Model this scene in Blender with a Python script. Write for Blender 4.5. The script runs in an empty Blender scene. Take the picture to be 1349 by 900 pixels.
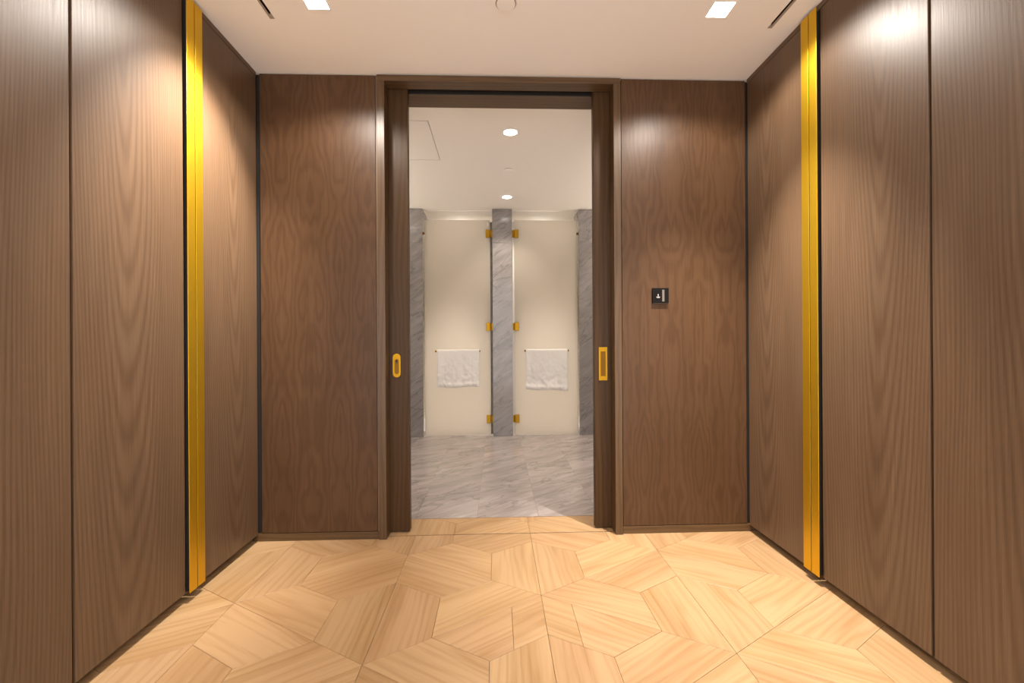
import bpy, bmesh, math, random
from mathutils import Vector, Matrix, noise
random.seed(7)
SC = bpy.context.scene
COL = SC.collection

# ------------------------------------------------------------------ camera
F_PX, YAW, PITCH, ROLL, CAM_H = 588.1446, .0352, -.0001, -.0059, 1.1434
def make_camera():
    f = Vector((math.sin(YAW)*math.cos(PITCH), math.cos(YAW)*math.cos(PITCH), math.sin(PITCH)))
    r = Vector((math.cos(YAW), -math.sin(YAW), 0)); u = r.cross(f)
    c, s = math.cos(ROLL), math.sin(ROLL)
    rr, uu = c*r + s*u, -s*r + c*u
    cam = bpy.data.cameras.new('camera'); o = bpy.data.objects.new('camera', cam); COL.objects.link(o)
    cam.sensor_fit = 'HORIZONTAL'; cam.sensor_width = 36; cam.lens = F_PX*36/1349
    cam.clip_start = .02; cam.clip_end = 60
    o.matrix_world = Matrix(((rr.x, uu.x, -f.x, 0), (rr.y, uu.y, -f.y, 0), (rr.z, uu.z, -f.z, CAM_H), (0, 0, 0, 1)))
    SC.camera = o
make_camera()

# ------------------------------------------------------------------ world, exposure
w = bpy.data.worlds.new('world'); SC.world = w; w.use_nodes = True
w.node_tree.nodes['Background'].inputs[0].default_value = (1.0, .94, .90, 1)
w.node_tree.nodes['Background'].inputs[1].default_value = 4.0  # even fill light, enters through the opening added in wall_front
SC.view_settings.view_transform = 'Standard'; SC.view_settings.look = 'None'
SC.view_settings.exposure = 0.0; SC.view_settings.gamma = 1; SC.view_settings.use_curve_mapping = False

# lamp and added fill light settings used by the builders below
ROOM_COL = (1.0, .93, .84); BATH_COL = (1.0, .89, .75); CUB_COL = (1.0, .92, .82)
ROOM_W, ROOM_W_TILT, WIDE_W, REAR_W = 540, 360, 56, 6
BATH_W, CUB_W, CUB_FILL_W, FILL_SCONCE_W = 48, 430, 4.5, 108

# ------------------------------------------------------------------ dimensions
H = 2.70; XL, XR, D = -1.37, 1.5025, 2.62; Y0 = -.70
PB = .0440                      # underside of the wardrobe doors
HB, YP, YG = 2.747, 5.39, 5.44  # bathroom ceiling, pillar face, glass doors

# ------------------------------------------------------------------ materials
def mat(name):
    m = bpy.data.materials.new(name); m.use_nodes = True
    nt = m.node_tree; return m, nt, nt.nodes, nt.links, nt.nodes['Principled BSDF']
class G:
    """tiny helper to chain nodes"""
    def __init__(s, nt): s.nt = nt; s.n = nt.nodes; s.l = nt.links
    def val(s, sock, x):
        if hasattr(x, 'is_output') or isinstance(x, bpy.types.NodeSocket): s.l.new(x, sock)
        else: sock.default_value = x
    def math(s, op, a, b=0.0, c=None):
        n = s.n.new('ShaderNodeMath'); n.operation = op
        s.val(n.inputs[0], a); s.val(n.inputs[1], b)
        if c is not None: s.val(n.inputs[2], c)
        return n.outputs[0]
    def xyz(s, x, y, z=0.0):
        n = s.n.new('ShaderNodeCombineXYZ'); s.val(n.inputs[0], x); s.val(n.inputs[1], y); s.val(n.inputs[2], z); return n.outputs[0]
    def noise(s, vec, scale, detail=2, rough=.5, dist=0):
        n = s.n.new('ShaderNodeTexNoise'); s.l.new(vec, n.inputs['Vector']); n.inputs['Scale'].default_value = scale
        n.inputs['Detail'].default_value = detail; n.inputs['Roughness'].default_value = rough; n.inputs['Distortion'].default_value = dist
        return n.outputs['Fac']
    def ramp(s, fac, *stops):
        n = s.n.new('ShaderNodeValToRGB'); s.l.new(fac, n.inputs[0]); e = n.color_ramp.elements
        while len(e) < len(stops): e.new(.5)
        for el, (p, c) in zip(e, stops): el.position = p; el.color = (*c, 1) if len(c) == 3 else c
        return n.outputs[0]
    def mix(s, fac, a, b, mode='MIX'):
        n = s.n.new('ShaderNodeMix'); n.data_type = 'RGBA'; n.blend_type = mode
        s.val(n.inputs[0], fac)
        for i, x in ((6, a), (7, b)):
            if isinstance(x, tuple): n.inputs[i].default_value = (*x, 1)
            else: s.l.new(x, n.inputs[i])
        return n.outputs[2]
    def rng(s, v, a, b, c, d):
        n = s.n.new('ShaderNodeMapRange'); s.val(n.inputs[0], v)
        for i, x in enumerate((a, b, c, d)): n.inputs[i+1].default_value = x
        return n.outputs[0]
    def uv(s):
        n = s.n.new('ShaderNodeUVMap'); sp = s.n.new('ShaderNodeSeparateXYZ'); s.l.new(n.outputs[0], sp.inputs[0]); return sp.outputs[0], sp.outputs[1]
    def rand(s): return s.n.new('ShaderNodeObjectInfo').outputs['Random']
    def bump(s, h, strength, dist):
        n = s.n.new('ShaderNodeBump'); n.inputs['Strength'].default_value = strength; n.inputs['Distance'].default_value = dist
        s.l.new(h, n.inputs['Height']); return n.outputs[0]

def veneer(name, dark, mid, light, kind='crown', rough=.36, contrast=1.0, spec=.5):
    m, nt, N, L, P = mat(name); g = G(nt)
    u, v = g.uv(); rnd = g.rand()
    ro = g.math('MULTIPLY', rnd, 53.0)
    uo, vo = g.math('ADD', u, ro), g.math('ADD', v, g.math('MULTIPLY', rnd, 31.0))
    if kind == 'crown':        # cathedral arches: a cone of growth rings cut by the plane of the panel
        wob = g.noise(g.xyz(g.math('MULTIPLY', uo, 2.6), g.math('MULTIPLY', vo, .42)), 1.0, 1.4, .5)
        c = g.math('ADD', .17, g.math('MULTIPLY', rnd, .16))
        du = g.math('ADD', g.math('SUBTRACT', u, c), g.math('MULTIPLY', g.math('SUBTRACT', wob, .5), .16))
        cone = g.math('ADD', .02, g.math('MULTIPLY', .055, g.math('ABSOLUTE', g.math('SUBTRACT', v, 3.1))))
        r = g.math('SQRT', g.math('ADD', g.math('MULTIPLY', du, du), g.math('MULTIPLY', cone, cone)))
        r = g.math('ADD', r, g.math('MULTIPLY', wob, .05))
        ring = g.math('SINE', g.math('MULTIPLY', r, 520.0))
        amp = .20
    elif kind == 'figured':    # book-matched crown leaves with wandering growth lines
        pp = g.math('PINGPONG', g.math('ADD', u, .03), .165)
        wv = g.xyz(g.math('ADD', g.math('MULTIPLY', pp, 5.5), ro), g.math('MULTIPLY', v, 1.35))
        w1 = g.noise(wv, 1.0, 3, .5)
        r = g.math('ADD', g.math('MULTIPLY', pp, .55), g.math('MULTIPLY', w1, .30))
        ring = g.math('SINE', g.math('MULTIPLY', r, 200.0))
        amp = .19
    else:                      # plain straight grain
        w1 = g.noise(g.xyz(g.math('MULTIPLY', uo, 4.0), g.math('MULTIPLY', vo, .8)), 1.0, 3, .5)
        ring = g.math('SINE', g.math('MULTIPLY', g.math('ADD', u, g.math('MULTIPLY', w1, .12)), 210.0))
        amp = .28
    ring = g.math('MULTIPLY', g.math('POWER', g.rng(ring, -1, 1, 0, 1), 1.7), amp)
    fine = g.noise(g.xyz(g.math('MULTIPLY', uo, 190.0), g.math('MULTIPLY', vo, 2.2)), 1.0, 4, .65)
    pore = g.noise(g.xyz(g.math('MULTIPLY', uo, 520.0), g.math('MULTIPLY', vo, 14.0)), 1.0, 2, .5)
    cloud = g.noise(g.xyz(g.math('MULTIPLY', uo, 7.0), g.math('MULTIPLY', vo, 1.0)), 1.0, 3, .5)
    t = g.math('ADD', g.math('MULTIPLY', fine, .62), g.math('MULTIPLY', cloud, .42))
    t = g.math('ADD', t, g.math('MULTIPLY', pore, .14))
    t = g.math('SUBTRACT', t, g.math('SUBTRACT', ring, .06))
    t = g.rng(t, .5-.42/contrast, .5+.42/contrast, 0, 1)
    colr = g.ramp(t, (.0, dark), (.5, mid), (1.0, light))
    tint = g.rng(rnd, 0, 1, .94, 1.06)
    colr = g.mix(1.0, colr, g.xyz(tint, tint, tint), 'MULTIPLY')
    L.new(colr, P.inputs['Base Color'])
    L.new(g.rng(fine, .2, .8, rough+.06, rough-.05), P.inputs['Roughness'])
    P.inputs['Specular IOR Level'].default_value = spec
    L.new(g.bump(g.math('ADD', fine, g.math('MULTIPLY', ring, .5)), .12, .002), P.inputs['Normal'])
    return m

def parquet(name):
    m, nt, N, L, P = mat(name); g = G(nt)
    u, v = g.uv(); rnd = g.rand()
    ro = g.math('MULTIPLY', rnd, 71.0)
    uo, vo = g.math('ADD', u, ro), g.math('ADD', v, g.math('MULTIPLY', rnd, 37.0))
    w1 = g.noise(g.xyz(g.math('MULTIPLY', uo, 7.0), g.math('MULTIPLY', vo, 1.0)), 1.0, 2, .5)
    ring = g.math('SINE', g.math('MULTIPLY', g.math('ADD', u, g.math('MULTIPLY', w1, .22)), 150.0))
    ring = g.math('MULTIPLY', g.math('POWER', g.rng(ring, -1, 1, 0, 1), 2.2), .13)
    fine = g.noise(g.xyz(g.math('MULTIPLY', uo, 85.0), g.math('MULTIPLY', vo, 2.4)), 1.0, 4, .6)
    t = g.math('ADD', g.math('MULTIPLY', fine, .40), g.math('MULTIPLY', w1, .70))
    t = g.math('SUBTRACT', t, g.math('SUBTRACT', ring, .09))
    c = g.ramp(t, (.22, (.262, .140, .056)), (.45, (.362, .213, .098)), (.70, (.455, .29, .152)))
    tint = g.rng(rnd, 0, 1, .94, 1.05)
    c = g.mix(1.0, c, g.xyz(tint, g.math('MULTIPLY', tint, g.rng(g.math('FRACT', g.math('MULTIPLY', rnd, 13.0)), 0, 1, .985, 1.015)), tint), 'MULTIPLY')
    L.new(c, P.inputs['Base Color'])
    L.new(g.rng(fine, .2, .8, .46, .36), P.inputs['Roughness'])
    P.inputs['Specular IOR Level'].default_value = .4
    L.new(g.bump(g.math('ADD', fine, ring), .10, .0015), P.inputs['Normal'])
    return m

def marble(name, base, light, dark, rough=.22, sc=1.0):
    m, nt, N, L, P = mat(name); g = G(nt)
    u, v = g.uv(); rnd = g.rand()
    uo, vo = g.math('ADD', u, g.math('MULTIPLY', rnd, 41.0)), g.math('ADD', v, g.math('MULTIPLY', rnd, 23.0))
    a = .62
    p = g.math('ADD', g.math('MULTIPLY', uo, math.cos(a)), g.math('MULTIPLY', vo, math.sin(a)))   # along the veins
    q = g.math('SUBTRACT', g.math('MULTIPLY', vo, math.cos(a)), g.math('MULTIPLY', uo, math.sin(a)))
    n1 = g.noise(g.xyz(g.math('MULTIPLY', p, 1.6*sc), g.math('MULTIPLY', q, 7.5*sc)), 1.0, 6, .62, .5)
    n2 = g.noise(g.xyz(g.math('MULTIPLY', p, 4.0*sc), g.math('MULTIPLY', q, 26.0*sc)), 1.0, 5, .6, .3)
    vn = g.math('ABSOLUTE', g.math('SUBTRACT', g.noise(g.xyz(g.math('MULTIPLY', p, 1.1*sc), g.math('MULTIPLY', q, 4.2*sc), 5.0), 1.0, 5, .55, .6), .5))
    c = g.ramp(g.math('ADD', g.math('MULTIPLY', n1, .65), g.math('MULTIPLY', n2, .35)), (.30, dark), (.48, base), (.68, light))
    c = g.mix(g.rng(vn, 0, .018, .55, 0), c, tuple(x*.62 for x in dark))
    tint = g.rng(rnd, 0, 1, .90, 1.08)
    c = g.mix(1.0, c, g.xyz(tint, tint, tint), 'MULTIPLY')
    L.new(c, P.inputs['Base Color']); P.inputs['Roughness'].default_value = rough
    return m

def plain(name, col, rough=.5, metal=0, spec=.5, emit=None, strength=0, noise_amt=.03):
    m, nt, N, L, P = mat(name); g = G(nt)
    tc = N.new('ShaderNodeTexCoord')
    n = g.noise(tc.outputs['Object'], 14.0, 3, .5)
    L.new(g.mix(n, tuple(min(1, x*(1-noise_amt)) for x in col), tuple(min(1, x*(1+noise_amt)) for x in col)), P.inputs['Base Color'])
    P.inputs['Roughness'].default_value = rough; P.inputs['Metallic'].default_value = metal
    P.inputs['Specular IOR Level'].default_value = spec
    if emit: P.inputs['Emission Color'].default_value = (*emit, 1); P.inputs['Emission Strength'].default_value = strength
    return m

def brass_mat():
    m, nt, N, L, P = mat('brushed_brass'); g = G(nt)
    tc = N.new('ShaderNodeTexCoord'); sp = N.new('ShaderNodeSeparateXYZ'); L.new(tc.outputs['Object'], sp.inputs[0])
    n = g.noise(g.xyz(g.math('MULTIPLY', sp.outputs[0], 900.0), g.math('MULTIPLY', sp.outputs[1], 900.0), g.math('MULTIPLY', sp.outputs[2], 6.0)), 1.0, 3)
    L.new(g.mix(n, (.76, .47, .025), (.84, .55, .04)), P.inputs['Base Color'])
    P.inputs['Metallic'].default_value = 1; L.new(g.rng(n, .2, .8, .50, .42), P.inputs['Roughness'])
    return m

def frosted():
    m, nt, N, L, P = mat('frosted_glass'); g = G(nt)
    tc = N.new('ShaderNodeTexCoord'); n = g.noise(tc.outputs['Object'], 260.0, 2)
    out = N['Material Output']
    P.inputs['Base Color'].default_value = (.52, .48, .43, 1); P.inputs['Roughness'].default_value = .42
    L.new(g.bump(n, .05, .001), P.inputs['Normal'])
    tr = N.new('ShaderNodeBsdfTranslucent'); tr.inputs[0].default_value = (.94, .90, .84, 1)
    mx = N.new('ShaderNodeMixShader'); mx.inputs[0].default_value = .68
    L.new(P.outputs[0], mx.inputs[1]); L.new(tr.outputs[0], mx.inputs[2]); L.new(mx.outputs[0], out.inputs[0])
    return m

def terry():
    m, nt, N, L, P = mat('terry_cloth'); g = G(nt)
    tc = N.new('ShaderNodeTexCoord')
    n = g.noise(tc.outputs['Object'], 330.0, 2, .6); n2 = g.noise(tc.outputs['Object'], 45.0, 3, .6)
    L.new(g.mix(n2, (.68, .65, .62), (.77, .745, .72)), P.inputs['Base Color'])
    P.inputs['Roughness'].default_value = .95; P.inputs['Specular IOR Level'].default_value = .1
    P.inputs['Sheen Weight'].default_value = .3
    L.new(g.bump(g.math('ADD', n, n2), .6, .004), P.inputs['Normal'])
    return m

M = {}
M['door_wood'] = veneer('wardrobe_veneer', (.050, .027, .0135), (.100, .057, .031), (.160, .098, .057), 'crown', .41, 1.0, .42)
M['back_wood'] = veneer('figured_veneer', (.036, .0155, .0058), (.072, .034, .0145), (.112, .058, .028), 'figured', .40, .85, .30)
M['trim_wood'] = veneer('trim_veneer', (.050, .024, .009), (.088, .046, .018), (.128, .074, .031), 'plain', .38, 1.0)
M['leaf_wood'] = veneer('sliding_leaf_veneer', (.028, .013, .004), (.050, .024, .008), (.074, .038, .014), 'plain', .42, .8, .2)
M['plinth_wood'] = veneer('plinth_veneer', (.08, .048, .026), (.14, .088, .050), (.2, .13, .08), 'plain', .5, .8)
M['parquet'] = parquet('oak_parquet')
M['subfloor'] = plain('dark_joint_filler', (.20, .11, .05), .8)
M['carcass'] = plain('dark_carcass', (.012, .008, .006), .7)
M['paint'] = plain('ceiling_paint', (.93, .895, .865), .85, spec=.2, noise_amt=.01)
M['paint_bath'] = plain('bathroom_ceiling_paint', (.90, .85, .79), .85, spec=.2, noise_amt=.01)
M['cubicle'] = plain('cream_cubicle_wall', (.80, .72, .58), .6)
M['marble_floor'] = marble('grey_marble_floor', (.315, .272, .262), (.455, .405, .39), (.215, .183, .176), .2)
M['marble_wall'] = marble('grey_marble_wall', (.235, .215, .208), (.30, .278, .268), (.165, .15, .146), .16, 1.3)
M['grout'] = plain('grey_grout', (.25, .22, .21), .8)
M['brass'] = brass_mat()
M['hinge_brass'] = plain('hinge_brass', (.38, .20, .014), .40, 1, noise_amt=.1)
M['dark_brass'] = plain('darker_brass', (.19, .095, .018), .5, 1)  # darker brass for pull recesses, knobs, bar posts and floor strip
M['glass'] = frosted()
M['seal'] = plain('clear_seal', (.72, .68, .60), .4)
M['dark_seal'] = plain('dark_seal', (.14, .12, .10), .5, noise_amt=.9)
M['towel'] = terry()
M['black'] = plain('black_glass', (.006, .005, .005), .5, spec=.12)
M['grey'] = plain('grey_strip', (.16, .14, .125), .6, spec=.1)
M['icon'] = plain('white_icon', (.52, .46, .45), .6, spec=.1)
M['vent_black'] = plain('vent_slot_black', (.012, .009, .007), .6)
M['vent_flange'] = plain('vent_flange_paint', (.36, .30, .25), .6)
M['white_trim'] = plain('lamp_trim_white', (.72, .67, .62), .5)
M['lamp'] = plain('lamp_diffuser', (.9, .9, .9), .5, emit=(1, .95, .86), strength=14)

# ------------------------------------------------------------------ mesh helpers
def link(name, me, parent=None, org=(0, 0, 0), m=None):
    o = bpy.data.objects.new(name, me); COL.objects.link(o)
    org = Vector(org)
    if me is not None:
        me.transform(Matrix.Translation(-org))
        if m is not None: me.materials.append(M[m] if isinstance(m, str) else m)
    if parent is not None:
        o.parent = parent; o.location = org - Vector(parent['_w'])
    else: o.location = org
    o['_w'] = tuple(org)
    return o
def tag(o, label=None, cat=None, group=None, kind=None):
    for k, x in (('label', label), ('category', cat), ('group', group), ('kind', kind)):
        if x: o[k] = x
    return o
def empty(name, org, label, cat, group=None, kind=None):
    o = link(name, None, None, org); o.empty_display_size = .1
    return tag(o, label, cat, group, kind)

class B:
    """collects shapes in world coordinates, builds ONE mesh; UV in metres with v along the grain axis"""
    def __init__(s): s.bm = bmesh.new()
    def box(s, x0, x1, y0, y1, z0, z1, bev=0.0):
        r = bmesh.ops.create_cube(s.bm, size=1.0)
        for v in r['verts']:
            v.co = Vector(((x0+x1)/2 + v.co.x*(x1-x0), (y0+y1)/2 + v.co.y*(y1-y0), (z0+z1)/2 + v.co.z*(z1-z0)))
        if bev:
            es = list({e for v in r['verts'] for e in v.link_edges})
            bmesh.ops.bevel(s.bm, geom=es, offset=bev, segments=2, affect='EDGES', profile=.5)
        return s
    def cyl(s, c, axis, r, L, seg=24, r2=None):
        d = bmesh.ops.create_cone(s.bm, cap_ends=True, segments=seg, radius1=r, radius2=r if r2 is None else r2, depth=L)
        q = Vector((0, 0, 1)).rotation_difference(Vector(axis)).to_matrix().to_4x4()
        bmesh.ops.transform(s.bm, matrix=Matrix.Translation(c) @ q, verts=d['verts']); return s
    def prism(s, pts, axis, a, b):
        """closed outline pts (2-D) extruded along axis between a and b; axis 1: pts are x,z ; axis 2: x,y"""
        def P(p, t): return (p[0], t, p[1]) if axis == 1 else (p[0], p[1], t)
        v0 = [s.bm.verts.new(P(p, a)) for p in pts]; v1 = [s.bm.verts.new(P(p, b)) for p in pts]
        s.bm.faces.new(v0); s.bm.faces.new(v1[::-1])
        for i in range(len(pts)):
            j = (i+1) % len(pts); s.bm.faces.new((v0[i], v1[i], v1[j], v0[j]))
        return s
    def ring(s, outer, inner, axis, a, b):
        """frame between two outlines with the same number of points"""
        def P(p, t): return (p[0], t, p[1]) if axis == 1 else (p[0], p[1], t)
        n = len(outer)
        V = [[s.bm.verts.new(P(p, t)) for p in pts] for pts in (outer, inner) for t in (a, b)]
        o0, o1, i0, i1 = V
        for k in range(n):
            j = (k+1) % n
            for q in ((o0[k], o0[j], i0[j], i0[k]), (o1[k], i1[k], i1[j], o1[j]), (o0[k], o1[k], o1[j], o0[j]), (i0[k], i0[j], i1[j], i1[k])):
                s.bm.faces.new(q)
        return s
    def build(s, name, m, parent=None, org=None, grain=2, uv0=(0, 0, 0), smooth=False, angle=None):
        bm = s.bm
        bmesh.ops.recalc_face_normals(bm, faces=bm.faces)
        uvl = bm.loops.layers.uv.new('UVMap')
        for f in bm.faces:
            ax = max(range(3), key=lambda i: abs(f.normal[i]))
            oth = [i for i in range(3) if i != ax]
            vi = grain if grain in oth else oth[1]
            ui = oth[0] if oth[1] == vi else oth[1]
            for lp in f.loops:
                c = lp.vert.co; lp[uvl].uv = (c[ui]-uv0[ui], c[vi]-uv0[vi])
            f.smooth = smooth
        if org is None:
            n = max(1, len(bm.verts)); c = sum((v.co for v in bm.verts), Vector())/n; org = (c.x, c.y, min(v.co.z for v in bm.verts))
        me = bpy.data.meshes.new(name); bm.to_mesh(me); bm.free()
        if smooth and angle: me.set_sharp_from_angle(angle=angle)
        return link(name, me, parent, org, m)

def clip(poly, axis, val, keep_less):
    out = []
    for i in range(len(poly)):
        a, b = poly[i], poly[(i+1) % len(poly)]
        ia = (a[axis] <= val) == keep_less or a[axis] == val; ib = (b[axis] <= val) == keep_less or b[axis] == val
        if ia: out.append(a)
        if ia != ib:
            t = (val-a[axis])/(b[axis]-a[axis]); out.append(tuple(a[k]+t*(b[k]-a[k]) for k in (0, 1)))
    return out
def area(p): return .5*sum(p[i][0]*p[(i+1) % len(p)][1]-p[(i+1) % len(p)][0]*p[i][1] for i in range(len(p)))
def inset(poly, d):
    """shrink a convex counter-clockwise polygon"""
    n = len(poly); out = []
    for i in range(n):
        p0, p1, p2 = Vector(poly[i-1]), Vector(poly[i]), Vector(poly[(i+1) % n])
        e1, e2 = p1-p0, p2-p1
        if e1.length < 1e-5 or e2.length < 1e-5: continue
        n1, n2 = Vector((-e1.y, e1.x)).normalized(), Vector((-e2.y, e2.x)).normalized()
        b = n1+n2
        if b.length < 1e-6: continue
        out.append(tuple(p1 + b*(d/max(.2, 1+n1.dot(n2)))))
    return out
def piece(name, poly, z0, z1, m, parent, ang, gap=.0007, bev=.0009):
    """one flat floor piece with its own chamfered edge; grain runs along angle ang"""
    if area(poly) < 0: poly = poly[::-1]
    lo = inset(poly, gap); hi = inset(poly, gap+bev)
    if len(lo) < 3 or len(lo) != len(hi) or area(hi) < 2e-4: return None
    n = len(lo); ca, sa = math.cos(ang), math.sin(ang)
    vs = [(*p, z0) for p in lo] + [(*p, z1-bev*.6) for p in lo] + [(*p, z1) for p in hi]
    fs = [tuple(range(2*n, 3*n))]
    for i in range(n):
        j = (i+1) % n
        fs += [(i, j, n+j, n+i), (n+i, n+j, 2*n+j, 2*n+i)]
    me = bpy.data.meshes.new(name); me.from_pydata(vs, [], fs)
    ul = me.uv_layers.new(name='UVMap')
    for lp in me.loops:
        c = me.vertices[lp.vertex_index].co
        ul.data[lp.index].uv = (-c.x*sa+c.y*ca, c.x*ca+c.y*sa)
    cx = sum(p[0] for p in lo)/n; cy = sum(p[1] for p in lo)/n
    return link(name, me, parent, (cx, cy, z0), m)

# ------------------------------------------------------------------ floor: hexagons, each split into two boards
fl = B().box(-2.1, 2.2, Y0, 2.905, -.06, -.006).build('floor', 'subfloor', org=(0, 0, -.006))
tag(fl, 'pale oak parquet floor of split hexagons in the dressing room', 'floor', kind='structure')
HX, S3 = .2254, .27
SPLIT = {0: [2, 0, 1], 1: [1, 2, 0]}    # 0 '/', 1 '\', 2 '|' ; row type -> by column mod 3
XA, XB, YS = -1.62, 1.76, 2.6585
def hexrow(row):                        # row 0 has its centre at y = 2.275
    cy = 2.275 - .405*row
    for k in range(-6, 9):
        yield k, cy
def hex_floor():
    for row in range(-2, 9):
        odd = row % 2
        cy = 2.275 - .405*row
        for k in range(-3, 9):
            cx = -1.158 + k*2*HX + (HX if odd else 0)
            V = [(cx+HX*math.sin(i*math.pi/3)/math.sin(math.pi/3), cy+S3*math.cos(i*math.pi/3)) for i in range(6)]  # clockwise from the top
            V = V[::-1]; V = V[-1:]+V[:-1]          # counter-clockwise from the top: 0 top,1 UL,2 LL,3 bottom,4 LR,5 UR
            kind = [2, 0, 1][k % 3] if not odd else [1, 2, 0][k % 3]
            if kind == 2: halves = [V[0:4], [V[3], V[4], V[5], V[0]]]; d = Vector(V[0])-Vector(V[3])
            elif kind == 0: halves = [[V[5], V[0], V[1], V[2]], V[2:6]]; d = Vector(V[5])-Vector(V[2])
            else: halves = [[V[4], V[5], V[0], V[1]], V[1:5]]; d = Vector(V[1])-Vector(V[4])
            ang = math.atan2(d.y, d.x)
            for hi_, hp in enumerate(halves):
                pieces = [hp]
                if row == 1 and k == 2 and hi_ == 1 or row == 1 and k == 3 and hi_ == 1:   # boards with a cross joint
                    t = .43 if k == 2 else .40
                    xc = cx + (.09 if k == 2 else -.10)
                    pieces = [clip(hp, 0, xc, True), clip(hp, 0, xc, False)]
                for p in pieces:
                    p = clip(clip(p, 0, XA, False), 0, XB, True) if p else p
                    if len(p) < 3: continue
                    p = clip(p, 1, Y0, False)
                    if len(p) < 3: continue
                    a = clip(p, 1, YS-.004, True)
                    if len(a) > 2 and abs(area(a)) > 4e-4: piece('plank', a, -.006, random.uniform(-.0002, .0002), 'parquet', fl, ang+random.uniform(-.05, .05))
                    b = clip(p, 1, YS+.003, False)
                    for ax, vv, kl in ((1, 2.903, True), (0, -.70, False), (0, .755, True)):
                        b = clip(b, ax, vv, kl) if len(b) > 2 else []
                    if len(b) > 2 and abs(area(b)) > 4e-4: piece('plank', b, -.006, random.uniform(-.0002, .0002), 'parquet', fl, ang)
hex_floor()
B().box(-.70, .755, YS-.0038, YS+.0028, -.0055, -.0020).build('joint_strip', 'carcass', fl, grain=0)

# ------------------------------------------------------------------ room shell
def slab_holes(b, x0, x1, y0, y1, z0, z1, holes):
    """box with rectangular holes (sorted list of non-overlapping x0,x1,y0,y1)"""
    xs = sorted({x0, x1, *[h[0] for h in holes], *[h[1] for h in holes]})
    for xa, xb in zip(xs, xs[1:]):
        hs = sorted((h[2], h[3]) for h in holes if h[0] < (xa+xb)/2 < h[1])
        y = y0
        for ha, hb in hs:
            if ha > y: b.box(xa, xb, y, ha, z0, z1)
            y = hb
        if y < y1: b.box(xa, xb, y, y1, z0, z1)
    return b
LAMPS = [(-.8165, 2.066, 1), (1.064, 2.066, 0), (-.8165, .60, 2), (1.064, .60, 2)]
LH = .0525
VENTS = [(-1.0765, -1.0535, 1), (1.3605, 1.3845, -1)]
VY0, VY1 = -.2, 2.185
holes = [(x-LH, x+LH, y-LH, y+LH) for x, y, _ in LAMPS] + [(a, b, VY0, VY1) for a, b, _ in VENTS]
# merge the x ranges of lamps that share a column: they are sorted per strip by slab_holes
tag(slab_holes(B(), -2.1, 2.2, Y0, 2.905, H, H+.12, holes).build('ceiling', 'paint', org=(0, 0, H)), 'warm white painted ceiling of the dressing room', 'ceiling', kind='structure')
tag(B().box(-2.1, -1.98, Y0, 2.905, 0, H).build('wall_left', 'paint'), 'plain wall hidden behind the left wardrobes', 'wall', kind='structure')
tag(B().box(2.11, 2.2, Y0, 2.905, 0, H).build('wall_right', 'paint'), 'plain wall hidden behind the right wardrobes', 'wall', kind='structure')
tag(B().box(-2.1, -1.5, Y0-.1, Y0, 0, H).box(1.63, 2.2, Y0-.1, Y0, 0, H).box(-1.5, 1.63, Y0-.1, Y0, 2.62, H).build('wall_front', 'door_wood'), 'wood clad wall behind the viewer with a wide opening added for fill light', 'wall', kind='structure')  # opening added so the world light can fill the room

# back wall: two skins with the pocket for the sliding leaves between them
OX0, OX1, OZ = -.684, .741, 2.658      # outer edges of the casing, soffit height
wb = B()
for a, b in ((-1.98, OX0-.012), (OX1+.008, 2.11)):
    wb.box(a, b, 2.642, 2.690, 0, H); wb.box(a, b, 2.755, 2.902, 0, H)
wb.box(OX0-.012, OX1+.008, 2.75, 2.902, OZ+.045, H+.04)
back = wb.build('wall_back', 'plinth_wood', org=(0, 2.642, 0))
tag(back, 'brown figured wood clad wall around the sliding door opening', 'wall', kind='structure')
B().box(XL+.016, OX0-.0115, D, 2.640, .047, 2.694, .0012).build('panel', 'back_wood', back, uv0=(XL, 0, 0))
B().box(OX1+.006, XR-.008, D, 2.640, .047, 2.694, .0012).build('panel', 'back_wood', back, uv0=(OX1, 0, 0))
B().box(OX0-.0095, OX0-.0005, D+.003, 2.640, 0, 2.696).build('shadow_joint', 'plinth_wood', back)
B().box(XL-.04, XL+.0155, 2.632, 2.641, .047, 2.694).build('shadow_joint', 'carcass', back)  # near-black strips here and below deepen the shade in the corner recesses
B().box(XR-.0075, XR+.04, 2.632, 2.641, .047, 2.694).build('shadow_joint', 'carcass', back)
# baseboards
tag(B().box(XL-.03, OX0-.0005, D-.002, 2.640, 0, .0435, .001).build('baseboard_left', 'trim_wood', grain=0), 'low brown wooden baseboard left of the doorway', 'baseboard', kind='structure')
tag(B().box(OX1+.0035, XR+.03, D-.002, 2.640, 0, .0435, .001).build('baseboard_right', 'trim_wood', grain=0), 'low brown wooden baseboard right of the doorway', 'baseboard', kind='structure')
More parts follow.
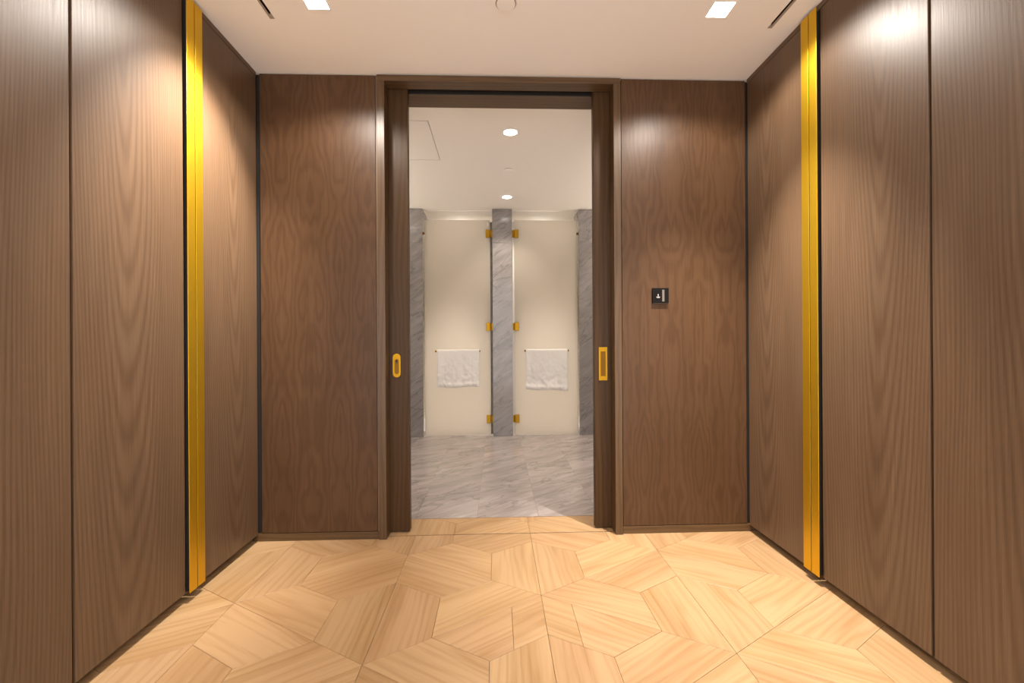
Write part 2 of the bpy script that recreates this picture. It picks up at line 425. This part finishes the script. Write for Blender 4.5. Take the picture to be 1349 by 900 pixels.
# casing
tr = empty('trim_1', (0, 2.61, 0), 'brown wooden casing framing the tall sliding door opening', 'door frame', kind='structure')
B().box(OX0, -.641, 2.608, 2.694, 0, OZ-.0005, .0012).build('side_casing', 'trim_wood', tr)
B().box(.698, OX1, 2.608, 2.694, 0, OZ-.0005, .0012).build('side_casing', 'trim_wood', tr)
B().box(OX0, OX1, 2.608, 2.695, OZ, 2.6925, .0012).build('head_casing', 'trim_wood', tr, grain=0)
B().box(OX0, OX1, 2.750, 2.902, OZ, 2.6925, .001).build('head_lining', 'trim_wood', tr, grain=0)
B().box(OX0, -.655, 2.757, 2.902, 0, OZ-.0005).build('jamb_lining', 'trim_wood', tr)
B().box(.712, OX1, 2.757, 2.902, 0, OZ-.0005).build('jamb_lining', 'trim_wood', tr)
B().box(OX0, OX1, 2.7472, 2.7498, OZ+.001, 2.72).box(OX0, OX1, 2.697, 2.7470, 2.700, 2.74).build('track_and_shade', 'carcass', tr, grain=0)  # near-black strip on the lining stands in for the slot's shade

def stadium(cx, cz, w, h, n=8):
    r = w/2; p = []
    for i in range(n+1): a = math.pi*i/n; p.append((cx+r*math.cos(a), cz+h/2-r+r*math.sin(a)))
    for i in range(n+1): a = math.pi+math.pi*i/n; p.append((cx+r*math.cos(a), cz-h/2+r+r*math.sin(a)))
    return p
def rect(cx, cz, w, h): return [(cx-w/2, cz-h/2), (cx+w/2, cz-h/2), (cx+w/2, cz+h/2), (cx-w/2, cz+h/2)]

def leaf(name, x0, x1, label):
    e = empty(name, ((x0+x1)/2, 2.7225, .008), label, 'sliding door', kind='structure')
    B().box(x0, x1, 2.700, 2.745, .008, 2.690, .002).build('leaf', 'leaf_wood', e, uv0=(x0, 0, 0))
    return e
d1 = leaf('door_1', -1.16, -.524, 'left leaf of the brown sliding pocket door with a round ended brass pull')
pb = B(); pb.ring(stadium(-.5965, 1.0035, .046, .142), stadium(-.5965, .997, .026, .092), 1, 2.694, 2.6998)
pl = pb.build('flush_pull', 'hinge_brass', d1); pl['label'] = 'round ended brass flush pull with a keyhole'
B().prism(stadium(-.5965, .997, .028, .096), 1, 2.6982, 2.6998).build('recess', 'dark_brass', pl)
B().cyl((-.5975, 2.6976, 1.031), (0, 1, 0), .0058, .002, 12).box(-.600, -.595, 2.6966, 2.6986, 1.016, 1.03).build('keyhole', 'carcass', pl)
d2 = leaf('door_2', .598, 1.23, 'right leaf of the brown sliding pocket door with a rectangular brass pull')
pb = B(); pb.ring(rect(.648, 1.0045, .052, .202), rect(.648, 1.0045, .030, .150), 1, 2.693, 2.6998)
pl = pb.build('flush_pull', 'hinge_brass', d2); pl['label'] = 'rectangular brass flush pull'
B().prism(rect(.648, 1.0045, .032, .152), 1, 2.6982, 2.6998).build('recess', 'dark_brass', pl)
B().box(.596, .5978, 2.703, 2.742, .01, 2.68).build('edge_strip', 'leaf_wood', d2)

# ------------------------------------------------------------------ wardrobes
def wardrobe(side, y0, label):
    """side -1 left, +1 right; two doors with brass edge pulls meeting in the middle"""
    X = XL if side < 0 else XR
    ym = y0 + .5755
    def bx(b, d0, d1, *r, **k):          # depth measured from the door face into the wall (negative: proud of it)
        xa, xb = X+side*d0, X+side*d1
        return b.box(min(xa, xb), max(xa, xb), *r, **k)
    e = empty('wardrobe', (X+side*.3, ym, 0), label, 'wardrobe', 'wood veneer wardrobes along the side walls')
    y1 = y0 + 1.1225
    bx(B(), .048, .595, y0+.001, y1-.001, PB+.004, H-.002).build('carcass', 'carcass', e)
    bx(B(), .062, .085, y0+.001, y1-.001, 0, PB+.003).build('plinth', 'plinth_wood', e, grain=1)
    bx(B(), 0, .047, y0+.0015, y1-.0015, 2.673, H-.001, bev=.0008).build('top_rail', 'door_wood', e, grain=1)
    for k, (ya, yb) in enumerate(((y0+.0045, ym-.0585), (ym+.0555, y1-.006))):
        dn = bx(B(), 0, .022, ya, yb, PB, 2.670, bev=.0012)
        bx(dn, .0225, .045, ya+.03 if k == 0 else ya, yb if k == 0 else yb-.03, PB+.003, 2.668)
        dr = dn.build('door', 'door_wood', e, uv0=(0, ya, 0))
        pa, pb_ = ((ym-.0545, ym-.0045) if k == 0 else (ym+.0005, ym+.0505))
        p = bx(B(), -.0165, -.0135, pa, pb_, .043, 2.684, bev=.0008)
        p.build('edge_pull', 'brass', dr)['label'] = 'full height brass edge pull'
        bx(B(), -.0133, .047, pa+.012 if k == 0 else pa+.0015, pb_-.0015 if k == 0 else pb_-.012, .046, 2.668).build('pull_core', 'carcass', dr)
    return e
YW = D - .0055 - 1.1225 + .0
wardrobe(-1, YW, 'dark veneer wardrobe left of the doorway with its brass pulls in full view')
wardrobe(1, YW, 'dark veneer wardrobe right of the doorway with its brass pulls in full view')
wardrobe(-1, YW-1.1225, 'dark veneer wardrobe cut by the left edge of the photo')
wardrobe(1, YW-1.1225, 'dark veneer wardrobe cut by the right edge of the photo')

# ------------------------------------------------------------------ ceiling fittings
def spot(parent, loc, aim, watts, col, deg, blend, size=.02):
    l = bpy.data.lights.new('lamp_light', 'SPOT'); l.energy = watts; l.color = col; l.spot_size = math.radians(deg); l.spot_blend = blend; l.shadow_soft_size = size
    o = bpy.data.objects.new('lamp_light', l); COL.objects.link(o); o.parent = parent
    o.location = Vector(loc)-Vector(parent['_w'])
    o.rotation_euler = (Vector(aim)-Vector(loc)).to_track_quat('-Z', 'Y').to_euler()
lab = {0: 'square recessed ceiling light near the left air slot, photo top left', 1: 'square recessed ceiling light near the right air slot, photo top right'}
for i, (x, y, t) in enumerate(LAMPS):
    e = empty('downlight', (x, y, H), (lab[i] if i < 2 else 'square recessed ceiling light behind the viewer on the %s' % ('left' if x < 0 else 'right')), 'ceiling light', 'square downlights in the dressing room ceiling')
    q = lambda h: [(x-h, y-h), (x+h, y-h), (x+h, y+h), (x-h, y+h)]
    B().ring(q(LH-.0005), q(LH-.004), 2, H-.0015, H+.012).build('frame', 'white_trim', e)
    B().box(x-LH+.0045, x+LH-.0045, y-LH+.0045, y+LH-.0045, H+.004, H+.010).build('diffuser', 'lamp', e)
    lz = H-.012
    if t < 2: spot(e, (x, y, lz), (x, y, 0), WIDE_W, ROOM_COL, 146, .35, .045)
    if t == 1: spot(e, (x, y, lz), (x-.80, y+.02, 1.25), ROOM_W_TILT, ROOM_COL, 70, .85)
    elif t == 0: spot(e, (x, y, lz), (x+.09, y-.01, 0), ROOM_W, ROOM_COL, 68, 1.0)
    elif x < 0: spot(e, (x, y, lz), (x-.60, y+.40, 1.0), REAR_W*5, ROOM_COL, 90, 1.0)
    else: spot(e, (x, y, lz), (x*.8, y+.35, 0), REAR_W, ROOM_COL, 150, 1.0)
for a, b, s in VENTS:
    e = empty('air_vent', ((a+b)/2, (VY0+VY1)/2, H), 'narrow black linear air slot in the ceiling beside the %s ceiling light' % ('left' if s > 0 else 'right'), 'air vent', 'linear air slots in the ceiling')
    B().box(a+.001, b-.001, VY0+.001, VY1-.001, H+.03, H+.036).build('slot', 'vent_black', e)
    f = .010
    fl_ = B()
    if s > 0: fl_.box(a+.0003, a+f, VY0+.001, VY1-.001, H+.0005, H+.003); fl_.box(a+f, b-.0003, VY1-.030, VY1-.001, H+.0005, H+.003)
    else: fl_.box(b-f-.002, b-.0003, VY0+.001, VY1-.001, H+.0005, H+.003); fl_.box(a+.0003, b-f-.002, VY1-.012, VY1-.001, H+.0005, H+.003)
    fl_.build('flange', 'vent_flange', e)
    iw = B(); iw.box(a+.0002, a+.0008, VY0+.001, VY1-.001, H+.003, H+.03); iw.box(b-.0008, b-.0002, VY0+.001, VY1-.001, H+.003, H+.03)
    iw.build('slot_side', 'vent_black', e)
e = empty('sprinkler_cover', (.0535, 2.052, H), 'round white cover disc on the ceiling between the two square lights', 'ceiling disc')
B().cyl((.0535, 2.052, H-.006), (0, 0, 1), .0425, .005, 40).build('disc', 'paint', e, smooth=True, angle=.6)
q = lambda r: [(.0535+r*math.cos(2*math.pi*i/36), 2.052+r*math.sin(2*math.pi*i/36)) for i in range(36)]
B().ring(q(.0480), q(.030), 2, H-.0034, H-.0002).build('collar', 'vent_flange', e)  # darker ring stands for the shadow gap around the disc

# ------------------------------------------------------------------ touch switch on the right hand panel
sx0, sx1, sz0, sz1 = .9245, 1.0205, 1.365, 1.4545
e = empty('touch_switch', ((sx0+sx1)/2, D, sz0), 'small square black touch control with a grey strip on the right wood panel', 'switch')
B().box(sx0, sx1, D-.0145, D-.0005, sz0, sz1, .0012).build('plate', 'black', e)
B().box(.9815, .9945, D-.0152, D-.0144, sz0+.010, sz1-.011).build('indicator_strip', 'grey', e)['label'] = 'grey indicator strip'
ic = B(); cx, cz, yy = .9575, 1.4035, D-.0149
ic.cyl((cx, yy, cz+.0108), (0, 1, 0), .0036, .0009, 14)
ic.box(cx-.0017, cx+.0017, yy-.00045, yy+.00045, cz-.004, cz+.0085)
pts = [(cx-.0100, cz+.0000), (cx-.0100, cz-.004), (cx-.0065, cz-.0078), (cx+.0065, cz-.0078), (cx+.0100, cz-.004), (cx+.0100, cz+.0000), (cx+.0078, cz+.0000), (cx+.0045, cz-.0048), (cx-.0045, cz-.0048), (cx-.0078, cz+.0000)]
ic.prism(pts, 1, yy-.00045, yy+.00045)
ic.build('icon', 'icon', e)['label'] = 'tiny white icon'
B().box(sx0+.005, sx1-.007, D-.013, D-.002, sz0-.0016, sz0-.0002).build('lower_lip', 'grey', e)

# ------------------------------------------------------------------ bathroom beyond the doorway
bf = B().box(-2.5, 2.6, 2.9055, 6.75, -.06, -.006).build('floor', 'grout', org=(0, 4.5, -.006))
tag(bf, 'grey veined marble tile floor of the bathroom', 'floor', kind='structure')
offs = {0: 3.23, 1: 3.492, 2: 4.045, 3: 3.36, 4: 3.75}
for ci, k in enumerate(range(-6, 7)):
    xa = -.13 + .4*k
    o = {-1: 3.232, 0: 3.492, 1: 4.045, -2: 3.80, 2: 3.42}.get(k, 3.0+(ci*.37) % .81)
    ys = [2.907]
    y = o
    while y > 2.95+.81: y -= .81
    while y < 2.99: y += .81
    while y < 6.7: ys.append(y); y += .81
    ys.append(6.74)
    for a, b in zip(ys, ys[1:]):
        piece('tile', [(xa, a), (xa+.4, a), (xa+.4, b), (xa, b)], -.006, random.uniform(-.0002, .0001), 'marble_floor', bf, random.choice((0, math.pi))-math.pi/2+1.25, .0005, .0005)
tag(B().box(-.702, .757, 2.9035, 2.9055, -.006, -.0003).build('trim_2', 'dark_brass', grain=0), 'thin metal strip between parquet and marble', 'strip', kind='structure')

AP = (-1.19, -.484, 3.252, 3.962)
dl = [(.117, 3.417), (.127, 4.950), (-1.15, 4.45), (1.35, 3.417), (1.35, 4.950)]  # last three are added, out of view, to light the bathroom
R1 = .054
bh = [(x-.05, x+.05, y-.05, y+.05) for x, y in dl] + [(AP[0], AP[1], AP[2], AP[3])]
cb = B()
def ceil_holes():
    hs = [h for h in bh]
    slab_holes(cb, -2.5, 2.6, 2.902, 5.47, HB, HB+.1, hs)
ceil_holes()
tag(cb.build('ceiling', 'paint_bath', org=(0, 4, HB)), 'plain warm white bathroom ceiling', 'ceiling', kind='structure')
tag(B().box(-2.5, 2.6, 5.4705, 6.75, HB-.005, HB+.1).build('ceiling', 'paint_bath', org=(0, 6, HB)), 'pale ceiling over the two shower cubicles', 'ceiling', kind='structure')
ap = empty('access_panel', ((AP[0]+AP[1])/2, (AP[2]+AP[3])/2, HB), 'flush square access panel with a thin dark joint in bathroom ceiling', 'access panel')
g_ = .0045
B().box(AP[0]+g_, AP[1]-g_, AP[2]+.011, AP[3]-.009, HB+.0005, HB+.015).build('panel', 'paint_bath', ap)
B().box(AP[0]+.001, AP[1]-.001, AP[2]+.001, AP[3]-.001, HB+.03, HB+.035).build('backing', 'carcass', ap)
nm = ['round bathroom downlight nearest the doorway', 'round bathroom downlight in front of the central marble pillar']
def circ(cx, cy, r, n=32): return [(cx+r*math.cos(2*math.pi*i/n), cy+r*math.sin(2*math.pi*i/n)) for i in range(n)]
for i, (x, y) in enumerate(dl):
    e = empty('downlight', (x, y, HB), nm[i] if i < 2 else ['added round bathroom downlight hidden left of the doorway', 'added round bathroom downlight hidden right of the doorway, nearer one', 'added round bathroom downlight hidden right of the doorway, farther one'][i-2], 'ceiling light', 'round downlights in the bathroom ceiling')
    B().ring(circ(x, y, .078), circ(x, y, R1-.002), 2, HB-.0035, HB-.0005).build('rim', 'paint_bath', e)
    B().cyl((x, y, HB-.0012), (0, 0, 1), R1-.0025, .002, 32).build('diffuser', 'lamp', e)
    spot(e, (x, y, HB-.02), (x, y+(.5 if i == 1 else .02), 0), BATH_W, BATH_COL, 94, .8, .03)
e = empty('smoke_detector', (.124, 4.172, HB), 'small round disc on the bathroom ceiling between the two round downlights', 'ceiling disc')
B().cyl((.124, 4.172, HB-.0115), (0, 0, 1), .050, .006, 36).build('disc', 'paint_bath', e, smooth=True, angle=.6)
B().cyl((.124, 4.172, HB-.0043), (0, 0, 1), .042, .0082, 28).build('collar', 'vent_flange', e)

# walls of the bathroom
tag(B().box(-2.6, -2.5, 2.902, 6.75, 0, HB).build('wall_bath_left', 'marble_wall', grain=1), 'grey marble side wall of the bathroom on the left', 'wall', kind='structure')
tag(B().box(2.6, 2.7, 2.902, 6.75, 0, HB).build('wall_bath_right', 'marble_wall', grain=1), 'grey marble side wall of the bathroom on the right', 'wall', kind='structure')
tag(B().box(-2.5, 2.6, 6.76, 6.85, 0, HB).build('wall_bath_back', 'cubicle'), 'cream rear wall inside the shower cubicles', 'wall', kind='structure')
for x, s in ((-2.499, 1), (2.599, -1)):  # wall lights added out of view to brighten the bathroom ceiling
    for y in (3.7, 4.9):
        e = empty('fill_sconce', (x, y, 1.75), 'slim fill light added on the %s bathroom wall, out of view, %s one' % ('left' if s > 0 else 'right', 'nearer' if y < 4 else 'farther'), 'wall light', 'added bathroom fill lights')
        B().box(min(x, x+s*.02), max(x, x+s*.02), y-.05, y+.05, 1.70, 1.90, .003).build('back_plate', 'brass', e)
        B().ring(circ(x+s*.075, y, .05), circ(x+s*.075, y, .046), 2, 1.66, 1.94).build('shade', 'brass', e)
        B().cyl((x+s*.075, y, 1.80), (0, 0, 1), .044, .01, 24).build('diffuser', 'lamp', e)
        spot(e, (x+s*.075, y, 1.93), (x+s*.35, y, 2.75), FILL_SCONCE_W, BATH_COL, 150, .8, .04)
def pier(name, x0, x1, joints, label, tilex):
    core = B().box(x0+.010, x1-.010, YP+.011, YP+.34, 0, HB-.016).build(name, 'grout')
    tag(core, label, 'wall', kind='structure')
    zs = [0.001]+joints+[HB-.0055]
    xs = [x0]+tilex+[x1]
    for a, b in zip(zs, zs[1:]):
        for xa, xb in zip(xs, xs[1:]):
            B().box(xa+.0006, xb-.0006, YP, YP+.010, a+.0007, b-.0007, .0006).build('tile', 'marble_wall', core)
        for xs_, in_ in ((x0, 1), (x1, -1)):
            if abs(xs_) < 2.3:
                xa, xb = sorted((xs_, xs_+in_*.009))
                B().box(xa, xb, YP+.0105, YP+.34, a+.0007, b-.0007).build('tile', 'marble_wall', core, grain=2)
    return core
JM = [.346, 1.043, 1.638, 2.335]
pier('wall_middle', -.041, .197, JM, 'narrow grey marble pier between the two frosted glass doors', [])
pier('wall_far_left', -2.49, -.878, [.346, 1.043, 1.638, 2.335], 'grey marble pier left of the frosted glass doors', [-1.6])
pier('wall_far_right', 1.009, 2.59, [.346, 1.40, 1.638, 2.335], 'grey marble pier right of the frosted glass doors', [1.8])
tag(B().box(.03, .12, YP+.345, 6.755, 0, HB-.0055).build('wall_cubicle', 'cubicle'), 'partition wall between the two shower cubicles', 'wall', kind='structure')
for x in (-1.25, 1.40):
    pass

def cubicle_lamp(x):
    e = empty('downlight', (x, 6.10, HB-.0055), 'round downlight inside the %s shower cubicle' % ('left' if x < 0 else 'right'), 'ceiling light', 'shower cubicle downlights')
    B().cyl((x, 6.10, HB-.009), (0, 0, 1), .065, .006, 28).build('rim', 'white_trim', e)
    B().cyl((x, 6.10, HB-.021), (0, 0, 1), .035, .018, 28, .06).build('diffuser', 'lamp', e)
    pl_ = bpy.data.lights.new('lamp_light', 'POINT'); pl_.energy = CUB_FILL_W; pl_.color = CUB_COL; pl_.shadow_soft_size = .04  # extra point light added to brighten the cubicle ceiling
    po = bpy.data.objects.new('lamp_light', pl_); COL.objects.link(po); po.parent = e; po.location = (0, 0, -.115)
    spot(e, (x, 6.10, HB-.05), (x, 5.95, 0), CUB_W, CUB_COL, 62, 1.0, .22)
for xa, xb, sd in ((-2.40, .028, 'left'), (.122, 2.5, 'right')):  # unseen white trays added to reflect lamp light onto the glass doors
    tag(B().box(xa, xb, 5.70, 6.755, .0005, .012, .003).build('floor', 'white_trim'), 'white shower tray added to bounce light onto the %s frosted glass door' % sd, 'floor', kind='structure')
cubicle_lamp(-.46); cubicle_lamp(.62)

def glass_door(name, x0, x1, hinge_right, label):
    """frosted leaf hung on the middle pier; hinge_right: the hinges are on its x1 side"""
    xm = (x0+x1)/2
    e = empty(name, (xm, YG, .0), label, 'glass door', kind='structure')
    B().box(x0, x1, YG, YG+.012, .016, 2.622, .0015).build('glass_panel', 'glass', e)
    B().box(x0, x1, YG+.002, YG+.010, .004, .0155).build('bottom_seal', 'seal', e, grain=0)
    hx, px, s = (x1, -.041, 1) if hinge_right else (x0, .197, -1)
    B().box(min(hx+s*.0005, px-s*.001), max(hx+s*.0005, px-s*.001), YG+.012, YG+.018, .016, 2.60).build('side_seal', 'dark_seal' if hinge_right else 'seal', e)
    for z in (2.456, 1.324, .202):
        def bx(b, a, c, *r, **k): return b.box(min(a, c), max(a, c), *r, **k)
        h = B()
        bx(h, hx-s*.052, hx-s*.004, YG-.008, YG-.0002, z-.050, z+.050, bev=.002)
        bx(h, hx-s*.052, hx-s*.004, YG+.0122, YG+.020, z-.050, z+.050, bev=.002)
        hh = h.build('hinge', 'hinge_brass', e); hh['label'] = 'brass glass door hinge'
        bb = B(); bb.cyl((hx+s*.006, YG-.002, z), (0, 0, 1), .0085, .084, 16); bx(bb, hx+s*.004, px-s*.0004, YG-.004, YG+.03, z-.042, z+.042)
        bb.build('pivot_block', 'hinge_brass', hh)
    return e
g1 = glass_door('door_3', -.866, -.069, True, 'left frosted glass shower door hinged on the central marble pier')
g2 = glass_door('door_4', .2245, 1.0, False, 'right frosted glass shower door hinged on the central marble pier')
for x, dr, s in ((-.872, g1, 1), (1.003, g2, -1)):
    B().cyl((x+s*.002, YG-.012, 2.456), (0, 1, 0), .015, .018, 16).build('stop_knob', 'dark_brass', dr)
def bar(dr, x0, x1):
    yb, zb = YG-.055, 1.030
    r = B().cyl(((x0+x1)/2, yb, zb), (1, 0, 0), .0085, x1-x0, 16).build('towel_bar', 'brass', dr, smooth=True, angle=.6)
    for x in (x0+.006, x1-.006):
        B().cyl((x, (yb+YG)/2, zb), (0, 1, 0), .009, YG-yb-.001, 14).cyl((x, yb, zb), (1, 0, 0), .0125, .014, 14).build('bar_post', 'dark_brass', r)
bar(g1, -.732, -.196); bar(g2, .342, .876)

def towel(x0, x1, zl, zr, seed, label):
    """one folded terry cloth hung over the bar: a strip that runs up the back, over and down the front"""
    yb, zb, r = YG-.055, 1.030, .017
    nx, prof = 44, []
    back_len = .40
    for i in range(14): prof.append((0, i/13))          # back
    for i in range(1, 9): prof.append((1, i/9))          # over the bar
    for i in range(34): prof.append((2, i/33))          # front
    bm = bmesh.new(); rows = []
    for seg, t in prof:
        row = []
        for j in range(nx+1):
            u = j/nx; x = x0+(x1-x0)*u
            zbot = zl+(zr-zl)*u + .006*math.sin(u*9+seed)
            if seg == 0: y, z = yb+r, (zbot+.03)+(zb-zbot-.03)*t; d = 0
            elif seg == 1: a = math.pi*t; y, z = yb+r*math.cos(a), zb+r*math.sin(a); d = 0
            else:
                y, z = yb-r, zb-(zb-zbot)*t; d = t
            if seg == 2:
                n1 = noise.noise(Vector((u*5+seed*3.1, t*2.2, seed)))
                n2 = noise.noise(Vector((u*14+seed, t*11+seed, 4.0)))
                drape = .010*math.sin(u*6.0+seed+t*1.5)
                y -= d*(.014*abs(n1)*2+.010*n2+.010+drape*.9)
                y -= .010*math.exp(-((t-.93)/.05)**2)
                x += d*(.006*n1) + .004*noise.noise(Vector((t*6, seed, u*3)))
                z += .004*n2*d
            row.append(bm.verts.new((x, y, z)))
        rows.append(row)
    for a, b in zip(rows, rows[1:]):
        for j in range(nx): bm.faces.new((a[j], a[j+1], b[j+1], b[j]))
    bmesh.ops.recalc_face_normals(bm, faces=bm.faces)
    for f in bm.faces: f.smooth = True
    me = bpy.data.meshes.new('towel'); bm.to_mesh(me); bm.free()
    o = link('towel', me, None, ((x0+x1)/2, yb, min(zl, zr)), 'towel')
    sm = o.modifiers.new('thick', 'SOLIDIFY'); sm.thickness = .009; sm.offset = 0
    ss = o.modifiers.new('round', 'SUBSURF'); ss.levels = 1; ss.render_levels = 1
    return tag(o, label, 'towel', 'white towels on the shower doors')
towel(-.707, -.204, .594, .602, 1.0, 'white folded towel on the bar of the left frosted glass door')
towel(.354, .862, .566, .548, 2.3, 'white folded towel on the bar of the right frosted glass door')

for o in SC.objects:
    if '_w' in o.keys(): del o['_w']
